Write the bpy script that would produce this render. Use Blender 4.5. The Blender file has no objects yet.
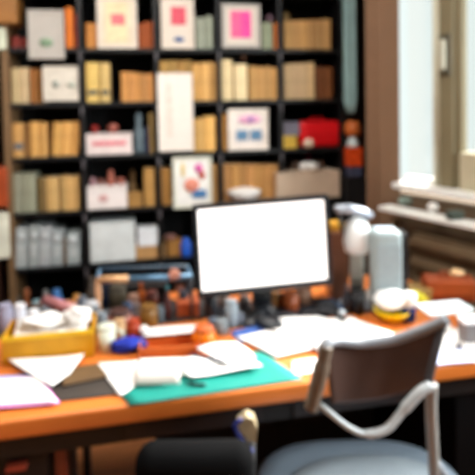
import bpy, bmesh, math, random
from mathutils import Vector, Matrix
random.seed(7)
C = bpy.context.scene.collection
SC = bpy.context.scene
PI = math.pi

# ------------------------------------------------------------------ camera
F = 520.0; EYE = 1.5
YAW, PIT, ROLL, PPY = 0.1989, 0.0375, -0.0177, 126.4
fwd = Vector((math.sin(YAW)*math.cos(PIT), math.cos(YAW)*math.cos(PIT), -math.sin(PIT)))
r0 = Vector((math.cos(YAW), -math.sin(YAW), 0)); u0 = r0.cross(fwd)
rgt = math.cos(ROLL)*r0 + math.sin(ROLL)*u0
upv = -math.sin(ROLL)*r0 + math.cos(ROLL)*u0
EYEP = Vector((0, 0, EYE))
cd = bpy.data.cameras.new('camera'); cam = bpy.data.objects.new('camera', cd); C.objects.link(cam)
m = Matrix.Identity(4)
for i in range(3):
    m[i][0] = rgt[i]; m[i][1] = upv[i]; m[i][2] = -fwd[i]; m[i][3] = EYEP[i]
cam.matrix_world = m
cd.sensor_width = 36; cd.lens = F/475*36; cd.shift_y = (PPY-237.5)/475
cd.clip_start = .02
cd.dof.use_dof = True; cd.dof.focus_distance = .32; cd.dof.aperture_fstop = 7.8
SC.camera = cam

# ------------------------------------------------------------------ world, lights, exposure
w = bpy.data.worlds.new('world'); SC.world = w; w.use_nodes = True
w.node_tree.nodes['Background'].inputs[0].default_value = (.88, .99, .96, 1)
w.node_tree.nodes['Background'].inputs[1].default_value = .82

def area(name, loc, target, sx, sy, power, col):
    l = bpy.data.lights.new(name, 'AREA'); l.shape = 'RECTANGLE'; l.size = sx; l.size_y = sy
    l.energy = power; l.color = col
    o = bpy.data.objects.new(name, l); C.objects.link(o); o.location = loc
    o.rotation_euler = (Vector(target)-Vector(loc)).to_track_quat('-Z', 'Y').to_euler()
    return o
area('added_side_light', (2.34, .62, 1.72), (0.0, 1.9, .95), .92, 1.15, 115, (.92, .98, 1.0))  # added light, out of view on the right, brightening desk and shelves
area('ceiling_light', (-.2, 1.55, 2.74), (-.2, 1.75, 0), 1.6, .7, 40, (1.0, .96, .90))
area('room_light_behind', (-1.3, -.9, 2.70), (-.6, 2.6, 1.2), 1.4, .9, 7, (1.0, .94, .86))
sd = bpy.data.lights.new('sun', 'SUN'); sd.energy = 14.0; sd.angle = .35; sd.color = (1.0, .98, .93)
so = bpy.data.objects.new('sun', sd); C.objects.link(so); so.location = (4, 3, 4)
so.rotation_euler = Vector((-1, -.42, -.78)).to_track_quat('-Z', 'Y').to_euler()
SC.view_settings.view_transform = 'Standard'; SC.view_settings.look = 'None'
SC.view_settings.exposure = 0.3; SC.view_settings.gamma = 1; SC.view_settings.use_curve_mapping = False
SC.cycles.max_bounces = 6

# ------------------------------------------------------------------ placing helpers
def ray(px, py):
    return (fwd + rgt*((px-237.5)/F) + upv*((PPY-py)/F))
def onY(px, py, Y):
    d = ray(px, py); return EYEP + d*(Y/d.y)
def onZ(px, py, z):
    d = ray(px, py); return EYEP + d*((z-EYE)/d.z)
def atD(px, py, D): return EYEP + ray(px, py)*D
def dep(p): return (Vector(p)-EYEP).dot(fwd)

# ------------------------------------------------------------------ materials
def lin(c):
    return tuple(((v/255)/12.92 if v/255 <= .04045 else ((v/255+.055)/1.055)**2.4) for v in c)
MC = {}
def mat(col, rough=.6, var=.12, scale=18, metal=0, emit=0, spec=.4, stretch=None, alpha=None):
    key = (col, rough, var, scale, metal, emit, spec, stretch)
    if key in MC: return MC[key]
    m = bpy.data.materials.new('surface_%d_%d_%d' % col); m.use_nodes = True
    nt = m.node_tree; b = nt.nodes['Principled BSDF']; L = lin(col)
    tc = nt.nodes.new('ShaderNodeTexCoord'); mp = nt.nodes.new('ShaderNodeMapping')
    nz = nt.nodes.new('ShaderNodeTexNoise'); nz.inputs['Scale'].default_value = scale; nz.inputs['Detail'].default_value = 4
    if stretch: mp.inputs['Scale'].default_value = stretch
    nt.links.new(tc.outputs['Object'], mp.inputs[0]); nt.links.new(mp.outputs[0], nz.inputs['Vector'])
    rp = nt.nodes.new('ShaderNodeValToRGB')
    rp.color_ramp.elements[0].position = .3; rp.color_ramp.elements[1].position = .7
    rp.color_ramp.elements[0].color = tuple(v*(1-var) for v in L)+(1,)
    rp.color_ramp.elements[1].color = tuple(min(1, v*(1+var)) for v in L)+(1,)
    nt.links.new(nz.outputs[0], rp.inputs[0]); nt.links.new(rp.outputs[0], b.inputs['Base Color'])
    b.inputs['Roughness'].default_value = rough; b.inputs['Metallic'].default_value = metal
    b.inputs['Specular IOR Level'].default_value = spec
    if emit:
        b.inputs['Emission Color'].default_value = L+(1,); b.inputs['Emission Strength'].default_value = emit
    MC[key] = m; return m
BLACK = mat((14, 14, 16), .6, .2)
BLACKM = mat((16, 17, 20), .5, .2, metal=0)
WHITE = mat((238, 236, 232), .6, .03)
PAPER = mat((245, 244, 242), .7, .02)
GREYM = mat((150, 156, 160), .4, .05, metal=.3)
glass = bpy.data.materials.new('window_glass'); glass.use_nodes = True
gn = glass.node_tree; gn.nodes.remove(gn.nodes['Principled BSDF'])
g1 = gn.nodes.new('ShaderNodeBsdfTransparent'); g2 = gn.nodes.new('ShaderNodeBsdfGlossy'); g2.inputs['Roughness'].default_value = .05
g3 = gn.nodes.new('ShaderNodeMixShader'); g3.inputs[0].default_value = .06
gn.links.new(g1.outputs[0], g3.inputs[1]); gn.links.new(g2.outputs[0], g3.inputs[2]); gn.links.new(g3.outputs[0], gn.nodes['Material Output'].inputs[0])
def clear(col, rough=.08):
    k = ('clear', col)
    if k in MC: return MC[k]
    g = bpy.data.materials.new('clear_surface'); g.use_nodes = True; b = g.node_tree.nodes['Principled BSDF']
    b.inputs['Base Color'].default_value = lin(col)+(1,); b.inputs['Transmission Weight'].default_value = .8
    b.inputs['Roughness'].default_value = rough; MC[k] = g; return g

# ------------------------------------------------------------------ mesh builder
class MB:
    def __init__(s): s.bm = bmesh.new(); s.mats = []
    def mi(s, m):
        if m not in s.mats: s.mats.append(m)
        return s.mats.index(m)
    def _add(s, verts, faces, m, M=None, smooth=False):
        i = s.mi(m); M = M or Matrix.Identity(4)
        vs = [s.bm.verts.new(M @ Vector(v)) for v in verts]
        for f in faces:
            try:
                fc = s.bm.faces.new([vs[k] for k in f]); fc.material_index = i; fc.smooth = smooth
            except ValueError: pass
        return s
    def box(s, c, size, m, bev=0, M=None, seg=2):
        t = bmesh.new(); bmesh.ops.create_cube(t, size=1)
        for v in t.verts: v.co = Vector((v.co.x*size[0], v.co.y*size[1], v.co.z*size[2]))
        if bev: bmesh.ops.bevel(t, geom=t.edges[:], offset=bev, segments=seg, profile=.5, affect='EDGES')
        for v in t.verts: v.co += Vector(c)
        return s.merge(t, m, M, bool(bev) and seg > 2)
    def merge(s, t, m, M=None, smooth=False):
        t.verts.index_update()
        s._add([v.co.copy() for v in t.verts], [[v.index for v in f.verts] for f in t.faces], m, M, smooth)
        t.free(); return s
    def lathe(s, prof, c, m, n=20, M=None, sx=1, sy=1):
        vs = []; fs = []
        for r, z in prof:
            for k in range(n):
                a = 2*PI*k/n; vs.append((c[0]+r*math.cos(a)*sx, c[1]+r*math.sin(a)*sy, c[2]+z))
        for j in range(len(prof)-1):
            for k in range(n):
                a, b = j*n+k, j*n+(k+1) % n; fs.append((a, b, b+n, a+n))
        fs.append(tuple(range(n))[::-1]); fs.append(tuple((len(prof)-1)*n+k for k in range(n)))
        return s._add(vs, fs, m, M, True)
    def tube(s, pts, r, m, n=10, M=None, ry=None):
        pts = [Vector(p) for p in pts]; vs = []; fs = []; rs = r if isinstance(r, (list, tuple)) else [r]*len(pts)
        ref = Vector((0, 0, 1)); prev = None
        for i, p in enumerate(pts):
            t = (pts[min(i+1, len(pts)-1)]-pts[max(i-1, 0)]).normalized()
            if prev is None:
                a = t.cross(ref)
                if a.length < .1: a = t.cross(Vector((0, 1, 0)))
            else: a = prev - t*prev.dot(t)
            a.normalize(); prev = a; b = t.cross(a)
            for k in range(n):
                q = 2*PI*k/n; vs.append(p+a*math.cos(q)*rs[i]+b*math.sin(q)*(rs[i] if ry is None else ry))
        for j in range(len(pts)-1):
            for k in range(n):
                fs.append((j*n+k, j*n+(k+1) % n, (j+1)*n+(k+1) % n, (j+1)*n+k))
        fs.append(tuple(range(n))[::-1]); fs.append(tuple((len(pts)-1)*n+k for k in range(n)))
        return s._add(vs, fs, m, M, True)
    def prism(s, poly, z0, z1, m, M=None):
        n = len(poly); vs = [(x, y, z0) for x, y in poly]+[(x, y, z1) for x, y in poly]
        fs = [tuple(range(n))[::-1], tuple(range(n, 2*n))]+[(k, (k+1) % n, n+(k+1) % n, n+k) for k in range(n)]
        return s._add(vs, fs, m, M)
    def grid(s, P, m, th=.0012, smooth=True, normal=(0, 0, 1)):
        """P rows of points; a sheet with real thickness"""
        R_, K = len(P), len(P[0]); N = Vector(normal)*th; vs = []
        for q in (0, 1):
            for row in P:
                for p in row: vs.append(Vector(p)+N*q)
        o = R_*K; fs = []
        for i in range(R_-1):
            for j in range(K-1):
                a = i*K+j; fs.append((a, a+K, a+K+1, a+1)); fs.append((o+a, o+a+1, o+a+K+1, o+a+K))
        ed = [(i, 0) for i in range(R_)]+[(R_-1, j) for j in range(1, K)]+[(i, K-1) for i in range(R_-2, -1, -1)]+[(0, j) for j in range(K-2, 0, -1)]
        ids = [i*K+j for i, j in ed]
        for a, b in zip(ids, ids[1:]+ids[:1]): fs.append((a, o+a, o+b, b))
        return s._add(vs, fs, m, None, smooth)
    def blob(s, c, r, m, sub=3, amp=.12, seed=0, M=None):
        t = bmesh.new(); bmesh.ops.create_icosphere(t, subdivisions=sub, radius=1)
        rr = random.Random(seed); ph = [rr.uniform(0, 6) for _ in range(6)]
        for v in t.verts:
            k = 1+amp*(math.sin(3*v.co.x+ph[0])*math.sin(4*v.co.y+ph[1])+.6*math.sin(7*v.co.z+ph[2]+3*v.co.x))
            v.co = Vector((v.co.x*r[0]*k+c[0], v.co.y*r[1]*k+c[1], max(-r[2], v.co.z*r[2]*k)+c[2]))
        return s.merge(t, m, M, True)
    def build(s, name, parent=None, loc=None, rz=0, rot=None):
        me = bpy.data.meshes.new(name); bmesh.ops.recalc_face_normals(s.bm, faces=s.bm.faces[:])
        s.bm.to_mesh(me); s.bm.free()
        for mm in s.mats: me.materials.append(mm)
        o = bpy.data.objects.new(name, me); C.objects.link(o)
        if parent: o.parent = parent
        if loc is not None: o.location = loc
        if rot is not None: o.rotation_euler = rot
        elif rz: o.rotation_euler = (0, 0, rz)
        return o
def tag(o, label=None, cat=None, group=None, kind=None):
    if label: o['label'] = label
    if cat: o['category'] = cat
    if group: o['group'] = group
    if kind: o['kind'] = kind
    return o
def thing(name, label, cat, loc=(0, 0, 0), rz=0, group=None, rot=None):
    o = bpy.data.objects.new(name, None); C.objects.link(o); o.empty_display_size = .05
    o.location = loc; o.rotation_euler = rot or (0, 0, rz); return tag(o, label, cat, group)
def struct(name, mb): return tag(mb.build(name), kind='structure')

# ------------------------------------------------------------------ planes of the place
YS = 2.90                                    # front plane of the bookcase
BD = .28                                     # bookcase depth
YW = YS+BD+.03                               # wall behind it
TOP = .75                                    # desk top height
YF = onZ(237, 392, TOP).y                    # desk front edge
YB = YF+.80
rowpx = [48.5, 101, 152.5, 205, 257.5, 311]
ROWZ = [onY(180, p, YS).z for p in rowpx]
postpx = [(9, 190), (84, 190), (157, 90), (220, 110), (281.5, 140), (343, 130)]
POSTX = [onY(px, py, YS).x for px, py in postpx]
print('rows', ROWZ, 'posts', POSTX, 'YF', YF)
BT = .022                                    # board thickness

# ------------------------------------------------------------------ room shell
wallm = mat((118, 98, 76), .85, .06, 6)
darkwall = mat((52, 40, 34), .9, .1, 5)
struct('wall_back', MB().box((-.75, YW+.06, 1.4), (5.0, .1, 2.8), darkwall))
struct('wall_left', MB().box((-3.2, 1.0, 1.4), (.1, 5.2, 2.8), darkwall))
struct('wall_behind_camera', MB().box((-.3, -1.6, 1.4), (6.2, .1, 2.8), mat((120, 112, 104), .9, .05)))

# window wall: runs from the pilaster towards the camera, splayed
SILL2 = atD(378, 203, 2.62).z               # lower ledge height
SILL1 = atD(402, 180, 2.72).z                # upper sill
pA = atD(400, 180, 2.62); A2 = Vector((pA.x, pA.y, 0))
pB = atD(475, 191, 2.10); 
wd = (Vector((atD(475, 100, 2.25).x, atD(475, 100, 2.25).y, 0))-A2).normalized()   # along the wall to the camera
wn = Vector((-wd.y, wd.x, 0))
if wn.dot(Vector((-1, 0, 0))) < 0: wn = -wn   # into the room
WM = Matrix(((wd.x, wn.x, 0, A2.x), (wd.y, wn.y, 0, A2.y), (0, 0, 1, 0), (0, 0, 0, 1)))  # local: x along, y into room
def on_wall(px, py, off=0):
    """pixel -> (s, z) on the window-wall plane shifted by off into the room"""
    d = ray(px, py); o = A2+wn*off
    t = (o-Vector((0, 0, 0))).dot(wn)/(Vector((d.x, d.y, 0)).dot(wn))
    p = EYEP+d*t; return (p-o).dot(wd), p.z
LW = 2.6
cream = mat((150, 136, 104), .6, .05, 5)
olive = mat((128, 118, 90), .6, .06, 5)
mb = MB()
mb.box((LW/2-.06, -.16, SILL1/2-.03), (LW+.12, .3, SILL1-.06), mat((104, 86, 66), .85, .08), M=WM)
mb.box((LW/2, -.16, 2.55), (LW, .3, .5), wallm, M=WM)
mb.box((1.46, -.16, 1.4), (.12, .3, 2.8), wallm, M=WM); mb.box((2.55, -.16, 1.4), (.1, .3, 2.8), wallm, M=WM)
struct('wall_right', mb)
# the rest of the right-hand wall to the corner behind the camera
e = A2+wd*LW
mb = MB(); mb.prism([(e.x, e.y), (e.x+.3, e.y), (2.95, -1.6), (2.65, -1.6)], 0, 2.8, wallm); struct('wall_right_front', mb)
plan = [(-3.25, -1.65), (2.7, -1.65), (e.x+.05, e.y), (A2.x+.06, A2.y), (1.74, YW+.1), (-3.25, YW+.1)]
fb = MB(); fb.prism(plan, -.1, 0, mat((176, 112, 66), .45, .25, 3, stretch=(1, 12, 1))); struct('floor', fb)
fb = MB(); fb.prism(plan, 2.8, 2.9, mat((205, 200, 192), .9, .03)); struct('ceiling', fb)
# pilaster beside the window
pl0 = onY(363, 100, YW-.55); pl1 = A2
pil = mat((128, 98, 74), .8, .05, 4)
P0 = Vector((atD(366, 100, 2.66).x, atD(366, 100, 2.66).y))
mb = MB(); mb.prism([(P0.x, P0.y), (A2.x, A2.y), (A2.x+.085, A2.y+.19), (1.72, YW+.01), (P0.x*YW/P0.y+.03, YW+.01)], 0, 2.8, pil)
struct('wall_pilaster', mb)
mb = MB()
for k, px in enumerate((371, 377)):
    q = P0.lerp(Vector((A2.x, A2.y)), (px-366)/34)
    mb.tube([(q.x, q.y-.002, .0), (q.x, q.y-.002, 2.8)], .006, mat((126, 92, 66), .8))
struct('trim_1', mb)

# window: frame + panes
s1, _ = on_wall(433, 100, -.03); s2, _ = on_wall(468, 100, -.09); s0 = -.03
_, zb = on_wall(466, 152, -.06)
print('window s', s1, s2, zb, 'sills', SILL1, SILL2, 'A2', A2, 'wd', wd)
fm = mb = MB()
mb.box((LW-1.235, -.08, 1.75), (.07, .08, 1.3), cream, M=WM)
mb.box((LW/2-.3, -.08, 2.27), (LW-1.2, .08, .08), cream, M=WM)
win = tag(mb.build('window_1'), kind='structure')
st = MB(); st.box(((s1+s2)/2, -.07, 1.75), (s2-s1, .045, 1.3), olive, .012, M=WM)
st.box(((s1+s2)/2, -.042, 1.75), ((s2-s1)*.5, .02, 1.3), olive, .006, M=WM)
st.tube([WM @ Vector((s1+.004, -.06, SILL1+.01)), WM @ Vector((s1+.004, -.06, 2.3))], .022, mat((206, 204, 180), .4, .03))  # pale bead: light fading across the stile edge, put into its colour
st.build('window_frame', win)
lr = MB(); lr.box(((s2+1.4)/2, -.06, (zb+SILL1)/2), (1.4-s2, .07, zb-SILL1), mat((196, 188, 160), .5, .04), .008, M=WM)
lr.box(((s0+s1)/2, -.09, SILL1+.012), (s1-s0, .05, .03), WHITE, .004, M=WM)
lr.build('bottom_rail', win)
pn = MB(); pn.box(((s0+s1)/2, -.10, 1.75), (s1-s0, .005, 1.3), glass, M=WM); pn.box(((s2+1.4)/2, -.07, 1.75), (1.4-s2, .005, 1.3), glass, M=WM)
pn.build('pane', win)
hx, hz = on_wall(445, 55, -.03); _, h0 = on_wall(443, 37, 0); _, h1 = on_wall(443, 73, 0)
h = MB(); h.box((hx, -.028, hz), (.062, .012, (h0-h1)+.03), mat((84, 78, 60), .5), .005, M=WM)
h.box((hx+.002, -.008, hz), (.026, .03, (h0-h1)-.02), mat((176, 172, 152), .4), .01, M=WM)
h.build('window_handle', win)
w2 = MB(); lq = WM.inverted()  # second window, unseen, added to house the extra side light
for x in (1.54, 2.48): w2.box((x, -.08, 1.75), (.05, .07, 1.3), cream, M=WM)
w2.box((2.01, -.08, 2.27), (.94, .07, .06), cream, M=WM); w2.box((2.01, -.08, SILL1+.04), (.94, .07, .06), cream, M=WM)
w2 = tag(w2.build('added_window'), kind='structure')
MB().box((2.01, -.08, 1.72), (.9, .005, 1.1), glass, M=WM).build('pane', w2)
print('window 2 centre', WM @ Vector((2.01, -.2, 1.72)), 'normal', wn)
# sill boards
sil = MB(); sil.box((LW/2-.05, -.04, SILL1-.012), (LW, .13, .03), mat((250, 252, 250), .35, .01), .006, M=WM)
tag(sil.build('window_sill'), kind='structure')
lx0, _ = on_wall(378, 205, .14)
ledge = MB(); ledge.box((lx0+1.25, .10, SILL2-.014), (2.5, .085, .022), mat((250, 252, 248), .35, .01), .006, M=WM)
tag(ledge.build('radiator_shelf'), 'white painted ledge under the window above the brown radiator', 'ledge')
bk = MB(); bk.box((lx0+1.25, .035, SILL2-.03-.10), (2.5, .03, .03), cream, M=WM)
# radiator
RADC = mat((112, 92, 68), .55, .08)
rad = thing('radiator', 'brown tubular radiator below the white window ledge', 'radiator')
mb = MB()
mb.box((.74, .06, (SILL2+.02)/2), (1.2, .03, SILL2-.24), RADC, .004, M=WM)
for k in range(8):
    z = .17+k*(SILL2-.32)/7; mb.tube([WM @ Vector((.16, .095, z)), WM @ Vector((1.32, .095, z))], .03, RADC)
mb.build('radiator_panel', rad)
mb = MB()
for z in (.30, SILL2-.17): mb.tube([WM @ Vector((.04, .085, z)), WM @ Vector((1.36, .085, z))], .022, RADC)
mb.build('pipe', rad)
mb = MB(); mb.tube([WM @ Vector((.03, .12, .0)), WM @ Vector((.03, .12, SILL2-.13)), WM @ Vector((.03, .05, SILL2-.08))], .022, RADC)
mb.build('pipe', rad)
mb = MB(); mb.lathe([(.02, 0), (.03, .01), (.03, .05), (.015, .06)], (0, 0, 0), WHITE, M=WM @ Matrix.Translation((.03, .12, SILL2-.2)))
mb.build('valve', rad)
# little things on the radiator ledge
def put(px, py, z):
    p = onZ(px, py, z); return Vector((p.x, p.y, z))
p = put(433, 212, SILL2)
tag(MB().blob((0, 0, .022), (.026, .026, .022), WHITE, 2, .05).build('ball', loc=p), 'small white ball on the radiator ledge under the window', 'ball')
p = put(455, 219, SILL2)
tag(MB().box((0, 0, .018), (.07, .04, .036), mat((72, 84, 76), .6), .006).build('box', loc=p), 'small dark green box on the radiator ledge', 'box')
p = put(405, 204, SILL2)
tag(MB().box((0, 0, .016), (.06, .03, .032), mat((150, 170, 160), .6), .006).build('box', loc=p), 'small pale green box on the left end of radiator ledge', 'box')

# ------------------------------------------------------------------ bookcase
bc = thing('bookcase', 'tall black open bookcase filled with books across the back wall', 'bookcase', (0, YS, 0))
SHM = mat((9, 9, 11), .45, .2)
HT = onY(180, 0, YS).z+.33
for i, x in enumerate(POSTX):
    mm = mat((120, 92, 62), .6) if i == 0 else SHM
    wdt = .034 if i == 0 else (.075 if i == 5 else .024)
    xx = x+.02 if i == 5 else x
    o = MB().box((xx, BD/2, HT/2), (wdt, BD, HT), mm, .002).build('upright', bc)
    if i == 0: tag(o, 'brown wooden end post')
    elif 0 < i < 5:
        for z in ROWZ: MB().box((x, -.0035, z-.045), (.014, .006, .045), mat((88, 84, 88), .4), .001).build('bracket', o)
for z in [ROWZ[-1]-.36, ROWZ[-1]-.70]+ROWZ+[ROWZ[0]+.32, HT-.01]:
    MB().box(((POSTX[0]+POSTX[-1])/2, BD/2, z-BT/2), (POSTX[-1]-POSTX[0]-.02, BD-.004, BT), mat((16, 19, 22), .4, .1), .002).build('shelf', bc)
MB().box(((POSTX[0]+POSTX[-1])/2, BD+.006, HT/2), (POSTX[-1]-POSTX[0]+.03, .01, HT), mat((5, 5, 6), .9)).build('back_panel', bc)

PAGE = mat((228, 214, 184), .85, .06, 60, stretch=(30, 1, 1))
def book_mesh(w_, h_, d_, col, band=None):
    m1 = mat(col, .65, .10, 14); b = MB(); t = .0025
    b.box((-w_/2+t/2, d_/2, h_/2), (t, d_, h_), m1); b.box((w_/2-t/2, d_/2, h_/2), (t, d_, h_), m1)
    n = 6; poly = [(-w_/2, .004)]+[(-w_/2+w_*k/n, .004-.007*math.sin(PI*k/n)) for k in range(1, n)]+[(w_/2, .004)]+[(w_/2, .007), (-w_/2, .007)]
    b.prism(poly, 0, h_, m1)
    b.box((0, d_/2, h_/2), (w_-2*t, d_-.008, h_-.008), PAGE)
    if band:
        b.box((0, -.0035, h_*band[0]), (w_*.8, .002, h_*band[1]), mat(band[2], .6))
    return b
BAY = ['leftmost bay', 'second bay', 'middle bay', 'fourth bay', 'rightmost bay']
SHELF = ['top shelf', 'second shelf', 'third shelf', 'fourth shelf', 'fifth shelf', 'lowest visible shelf']
ORD = ['first', 'second', 'third', 'fourth', 'fifth', 'sixth', 'seventh', 'eighth']
NUM = ['', 'one', 'two', 'three', 'four', 'five', 'six', 'seven', 'eight']
def jit(c, k, r):
    q = 1+r.uniform(-k, k)*.8
    return tuple(int(max(0, min(255, v*q+r.uniform(-2, 2)))) for v in c)
def books(bay, row, x0, x1, yt0, yt1, n, col, desc, lean=0, back=.0, band=None, name='book', ymid=None):
    """n books between pixel columns x0..x1 of one shelf, tops at yt0 (left) to yt1 (right)"""
    r = random.Random(int(x0*7+row*131)); z = ROWZ[row]; Y = YS+.02+back
    ym = (yt0+rowpx[row])/2
    A = onY(x0, ym, Y).x; B = onY(x1, ym, Y).x
    ws = [r.uniform(.8, 1.25) for _ in range(n)]; S = sum(ws); x = A
    for k in range(n):
        wd_ = (B-A)*ws[k]/S; f = (k+.5)/n; pxm = x0+(x1-x0)*f
        h_ = onY(pxm, yt0+(yt1-yt0)*f, Y).z-z; h_ *= r.uniform(.97, 1.0)
        h_ = max(.05, h_); yy = r.uniform(0, .015)
        c = jit(col, .10, r)
        o = book_mesh(wd_-.002, h_, .17, c, band if k == 0 else None).build(name)
        o.location = (x+wd_/2, Y+yy, z)
        if lean:
            o.rotation_euler = (0, lean, 0); o.location.z = z+abs(math.sin(lean))*wd_/2+.0005
            o.location.x -= math.sin(lean)*h_/2
        if n > 1: lab = '%s %s book, %s from left in its row, %s, %s' % ('' , desc, ORD[k], SHELF[row], BAY[bay])
        else: lab = '%s book on the %s of the %s' % (desc, SHELF[row], BAY[bay])
        tag(o, ' '.join(lab.split()), 'book', '%s books on the %s, %s' % (desc, SHELF[row], BAY[bay]) if n > 1 else None)
        x += wd_
TAN = (206, 164, 104); CREAM = (224, 202, 152); BRN = (146, 88, 42); ORG = (214, 116, 30); YEL = (212, 180, 104); GG = (156, 158, 138)
# top shelf
books(0, 0, 12, 27, 36, 38, 2, (110, 34, 24), 'dark red small')
books(0, 0, 65, 73, 6, 8, 1, ORG, 'bright orange tall')
books(0, 0, 74, 79, 14, 14, 1, (160, 50, 26), 'narrow dark red')
books(1, 0, 86, 98, 22, 23, 1, (196, 132, 62), 'short light brown')
books(1, 0, 138, 154, 24, 20, 3, (150, 74, 26), 'dark orange small')
books(2, 0, 196, 213, 18, 15, 2, (140, 146, 128), 'grey green')
books(3, 0, 262, 273, 22, 22, 1, (150, 156, 128), 'short sage green')
books(3, 0, 274, 280, 22, 22, 1, ORG, 'short orange')
books(4, 0, 285, 331, 20, 19, 6, (200, 158, 100), 'light tan')
# second shelf
books(0, 1, 11, 29, 67, 67, 2, (196, 172, 130), 'beige')
books(0, 1, 30, 42, 68, 68, 2, (146, 94, 40), 'brown')
books(1, 1, 86, 99, 62, 62, 1, YEL, 'thick yellow', band=(.25, .12, (90, 90, 80)))
books(1, 1, 100, 110, 62, 63, 1, (222, 192, 120), 'pale yellow', band=(.25, .12, (90, 90, 80)))
books(1, 1, 121, 154, 71, 74, 5, (196, 140, 78), 'light brown')
books(2, 1, 160, 192, 60, 60, 4, (172, 132, 70), 'brown', back=.01)
books(2, 1, 193, 217, 62, 62, 3, (206, 158, 92), 'tan')
books(3, 1, 222, 233, 59, 60, 1, (232, 208, 160), 'tall cream')
books(3, 1, 235, 248, 63, 63, 1, (238, 214, 166), 'wide cream')
books(3, 1, 250, 279, 66, 67, 4, (210, 162, 98), 'tan')
books(4, 1, 285, 315, 64, 62, 4, (222, 194, 148), 'cream')
books(4, 1, 317, 333, 66, 67, 2, (126, 74, 36), 'dark brown')
# third shelf
books(0, 2, 12, 24, 123, 123, 1, (214, 164, 94), 'thick tan', band=(.33, .2, (110, 110, 110)))
books(0, 2, 25, 29, 124, 124, 1, (150, 106, 54), 'narrow brown')
books(0, 2, 30, 47, 122, 122, 2, (212, 160, 90), 'tan matched')
books(0, 2, 52, 79, 122, 122, 3, (210, 158, 88), 'leaning tan', lean=.09)
books(1, 2, 149, 154, 112, 112, 1, (140, 112, 66), 'narrow ochre')
books(2, 2, 193, 216, 119, 114, 2, (214, 168, 96), 'golden tan')
books(3, 2, 222, 228, 114, 114, 1, (200, 146, 64), 'narrow golden')
# fourth shelf
books(0, 3, 13, 35, 173, 174, 3, (158, 158, 136), 'grey green')
books(0, 3, 37, 46, 178, 178, 2, (128, 104, 64), 'thin dark ochre')
books(0, 3, 46, 59, 177, 177, 1, (220, 180, 112), 'wide pale tan')
books(0, 3, 61, 79, 176, 176, 3, (214, 172, 106), 'pale tan')
books(1, 3, 144, 155, 168, 167, 1, (196, 148, 82), 'thick tan')
books(2, 3, 159, 171, 168, 168, 2, (190, 142, 78), 'tan')
books(2, 3, 204, 218, 164, 164, 2, (176, 130, 74), 'brown')
books(3, 3, 222, 279, 164, 164, 7, (182, 134, 76), 'brown')

# pictures and cards in front of the shelves
def picture(name, label, cat, x0, y0, x1, y1, frame, mount, prints, Y=None, th=.014, tilt=0, group=None, rim=.10):
    Y = YS-.010 if Y is None else Y; xm = (x0+x1)/2; ym = (y0+y1)/2
    c = onY(xm, y1, Y); A = onY(x0, ym, Y).x; B = onY(x1, ym, Y).x; H = onY(xm, y0, Y).z-c.z; W_ = B-A
    t = thing(name, label, cat, ((A+B)/2, Y, c.z), rot=(tilt, 0, 0)); fw = rim*W_
    f = MB()
    f.box((-W_/2+fw/2, 0, H/2), (fw, th, H), frame, .002); f.box((W_/2-fw/2, 0, H/2), (fw, th, H), frame, .002)
    f.box((0, 0, fw/2), (W_-2*fw, th, fw), frame, .002); f.box((0, 0, H-fw/2), (W_-2*fw, th, fw), frame, .002)
    f.build('frame', t)
    MB().box((0, .002, H/2), (W_-fw*1.2, th*.5, H-fw*1.2), mount).build('mount', t)
    k = W_/(x1-x0)
    for qi, q in enumerate(prints):
        (a, b, c_, d, col) = q[:5]; shp = q[5] if len(q) > 5 else 'r'
        cx = ((a+c_)/2-xm)*k; cz = (y1-(b+d)/2)*H/(y1-y0); sw = (c_-a)*k; sh = (d-b)*H/(y1-y0)
        b_ = MB(); mm = mat(col, .6, .15, 30)
        if shp == 'r': b_.box((cx, -th*.25-.0012*qi, cz), (sw, .003, sh), mm)
        else: b_.lathe([(.96, 0), (1, .0015), (.96, .003)], (0, 0, 0), mm, 20, M=Matrix.Translation((cx, -th*.26-.0012*qi, cz)) @ Matrix.Rotation(PI/2, 4, 'X') @ Matrix.Diagonal((sw/2, sh/2, 1, 1)))
        b_.build('print', t)
    return t
GREYW = mat((178, 172, 164), .6, .03); WARMW = mat((212, 200, 186), .6, .03)
picture('framed_picture', 'pale grey poster with small green motif hanging over the top shelf', 'picture', 28, 10, 64, 59, GREYW, GREYW, [(39, 38, 53, 47, (120, 146, 118), 'o')])
picture('framed_picture', 'cream framed print with pink square on yellow, standing on top shelf', 'picture', 97, -3, 137, 49, WARMW, mat((216, 200, 176), .6), [(106, 2, 127, 42, (224, 204, 164)), (111, 14, 125, 25, (222, 112, 118))], Y=YS+.01)
picture('framed_picture', 'white print with dark pink square above a blue oval', 'picture', 161, -2, 194, 49, WARMW, WARMW, [(171, 7, 186, 25, (206, 78, 96)), (173, 37, 184, 42, (48, 84, 140), 'o')], Y=YS+.01)
picture('framed_picture', 'square white frame around a bright pink panel, top shelf', 'picture', 222, 4, 260, 48, GREYW, WARMW, [(230.5, 11, 251, 38, (226, 92, 140)), (241, 12, 250, 38, (222, 70, 150))], Y=YS+.01)
picture('card', 'white card with two faint grey marks on the second shelf', 'card', 43, 66, 80, 101, mat((212, 204, 190), .7), mat((212, 204, 190), .7), [(52, 80, 59, 88, (150, 156, 146), 'o'), (67, 82, 76, 88, (168, 174, 160), 'o')], Y=YS+.012, rim=.03)
picture('poster', 'tall blank white poster hanging in front of the middle bay', 'poster', 158, 73, 193, 151, mat((236, 226, 216), .7, .02), mat((236, 226, 216), .7, .03), [(167, 84, 172, 136, (226, 212, 200))], rim=.04, th=.008)
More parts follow.
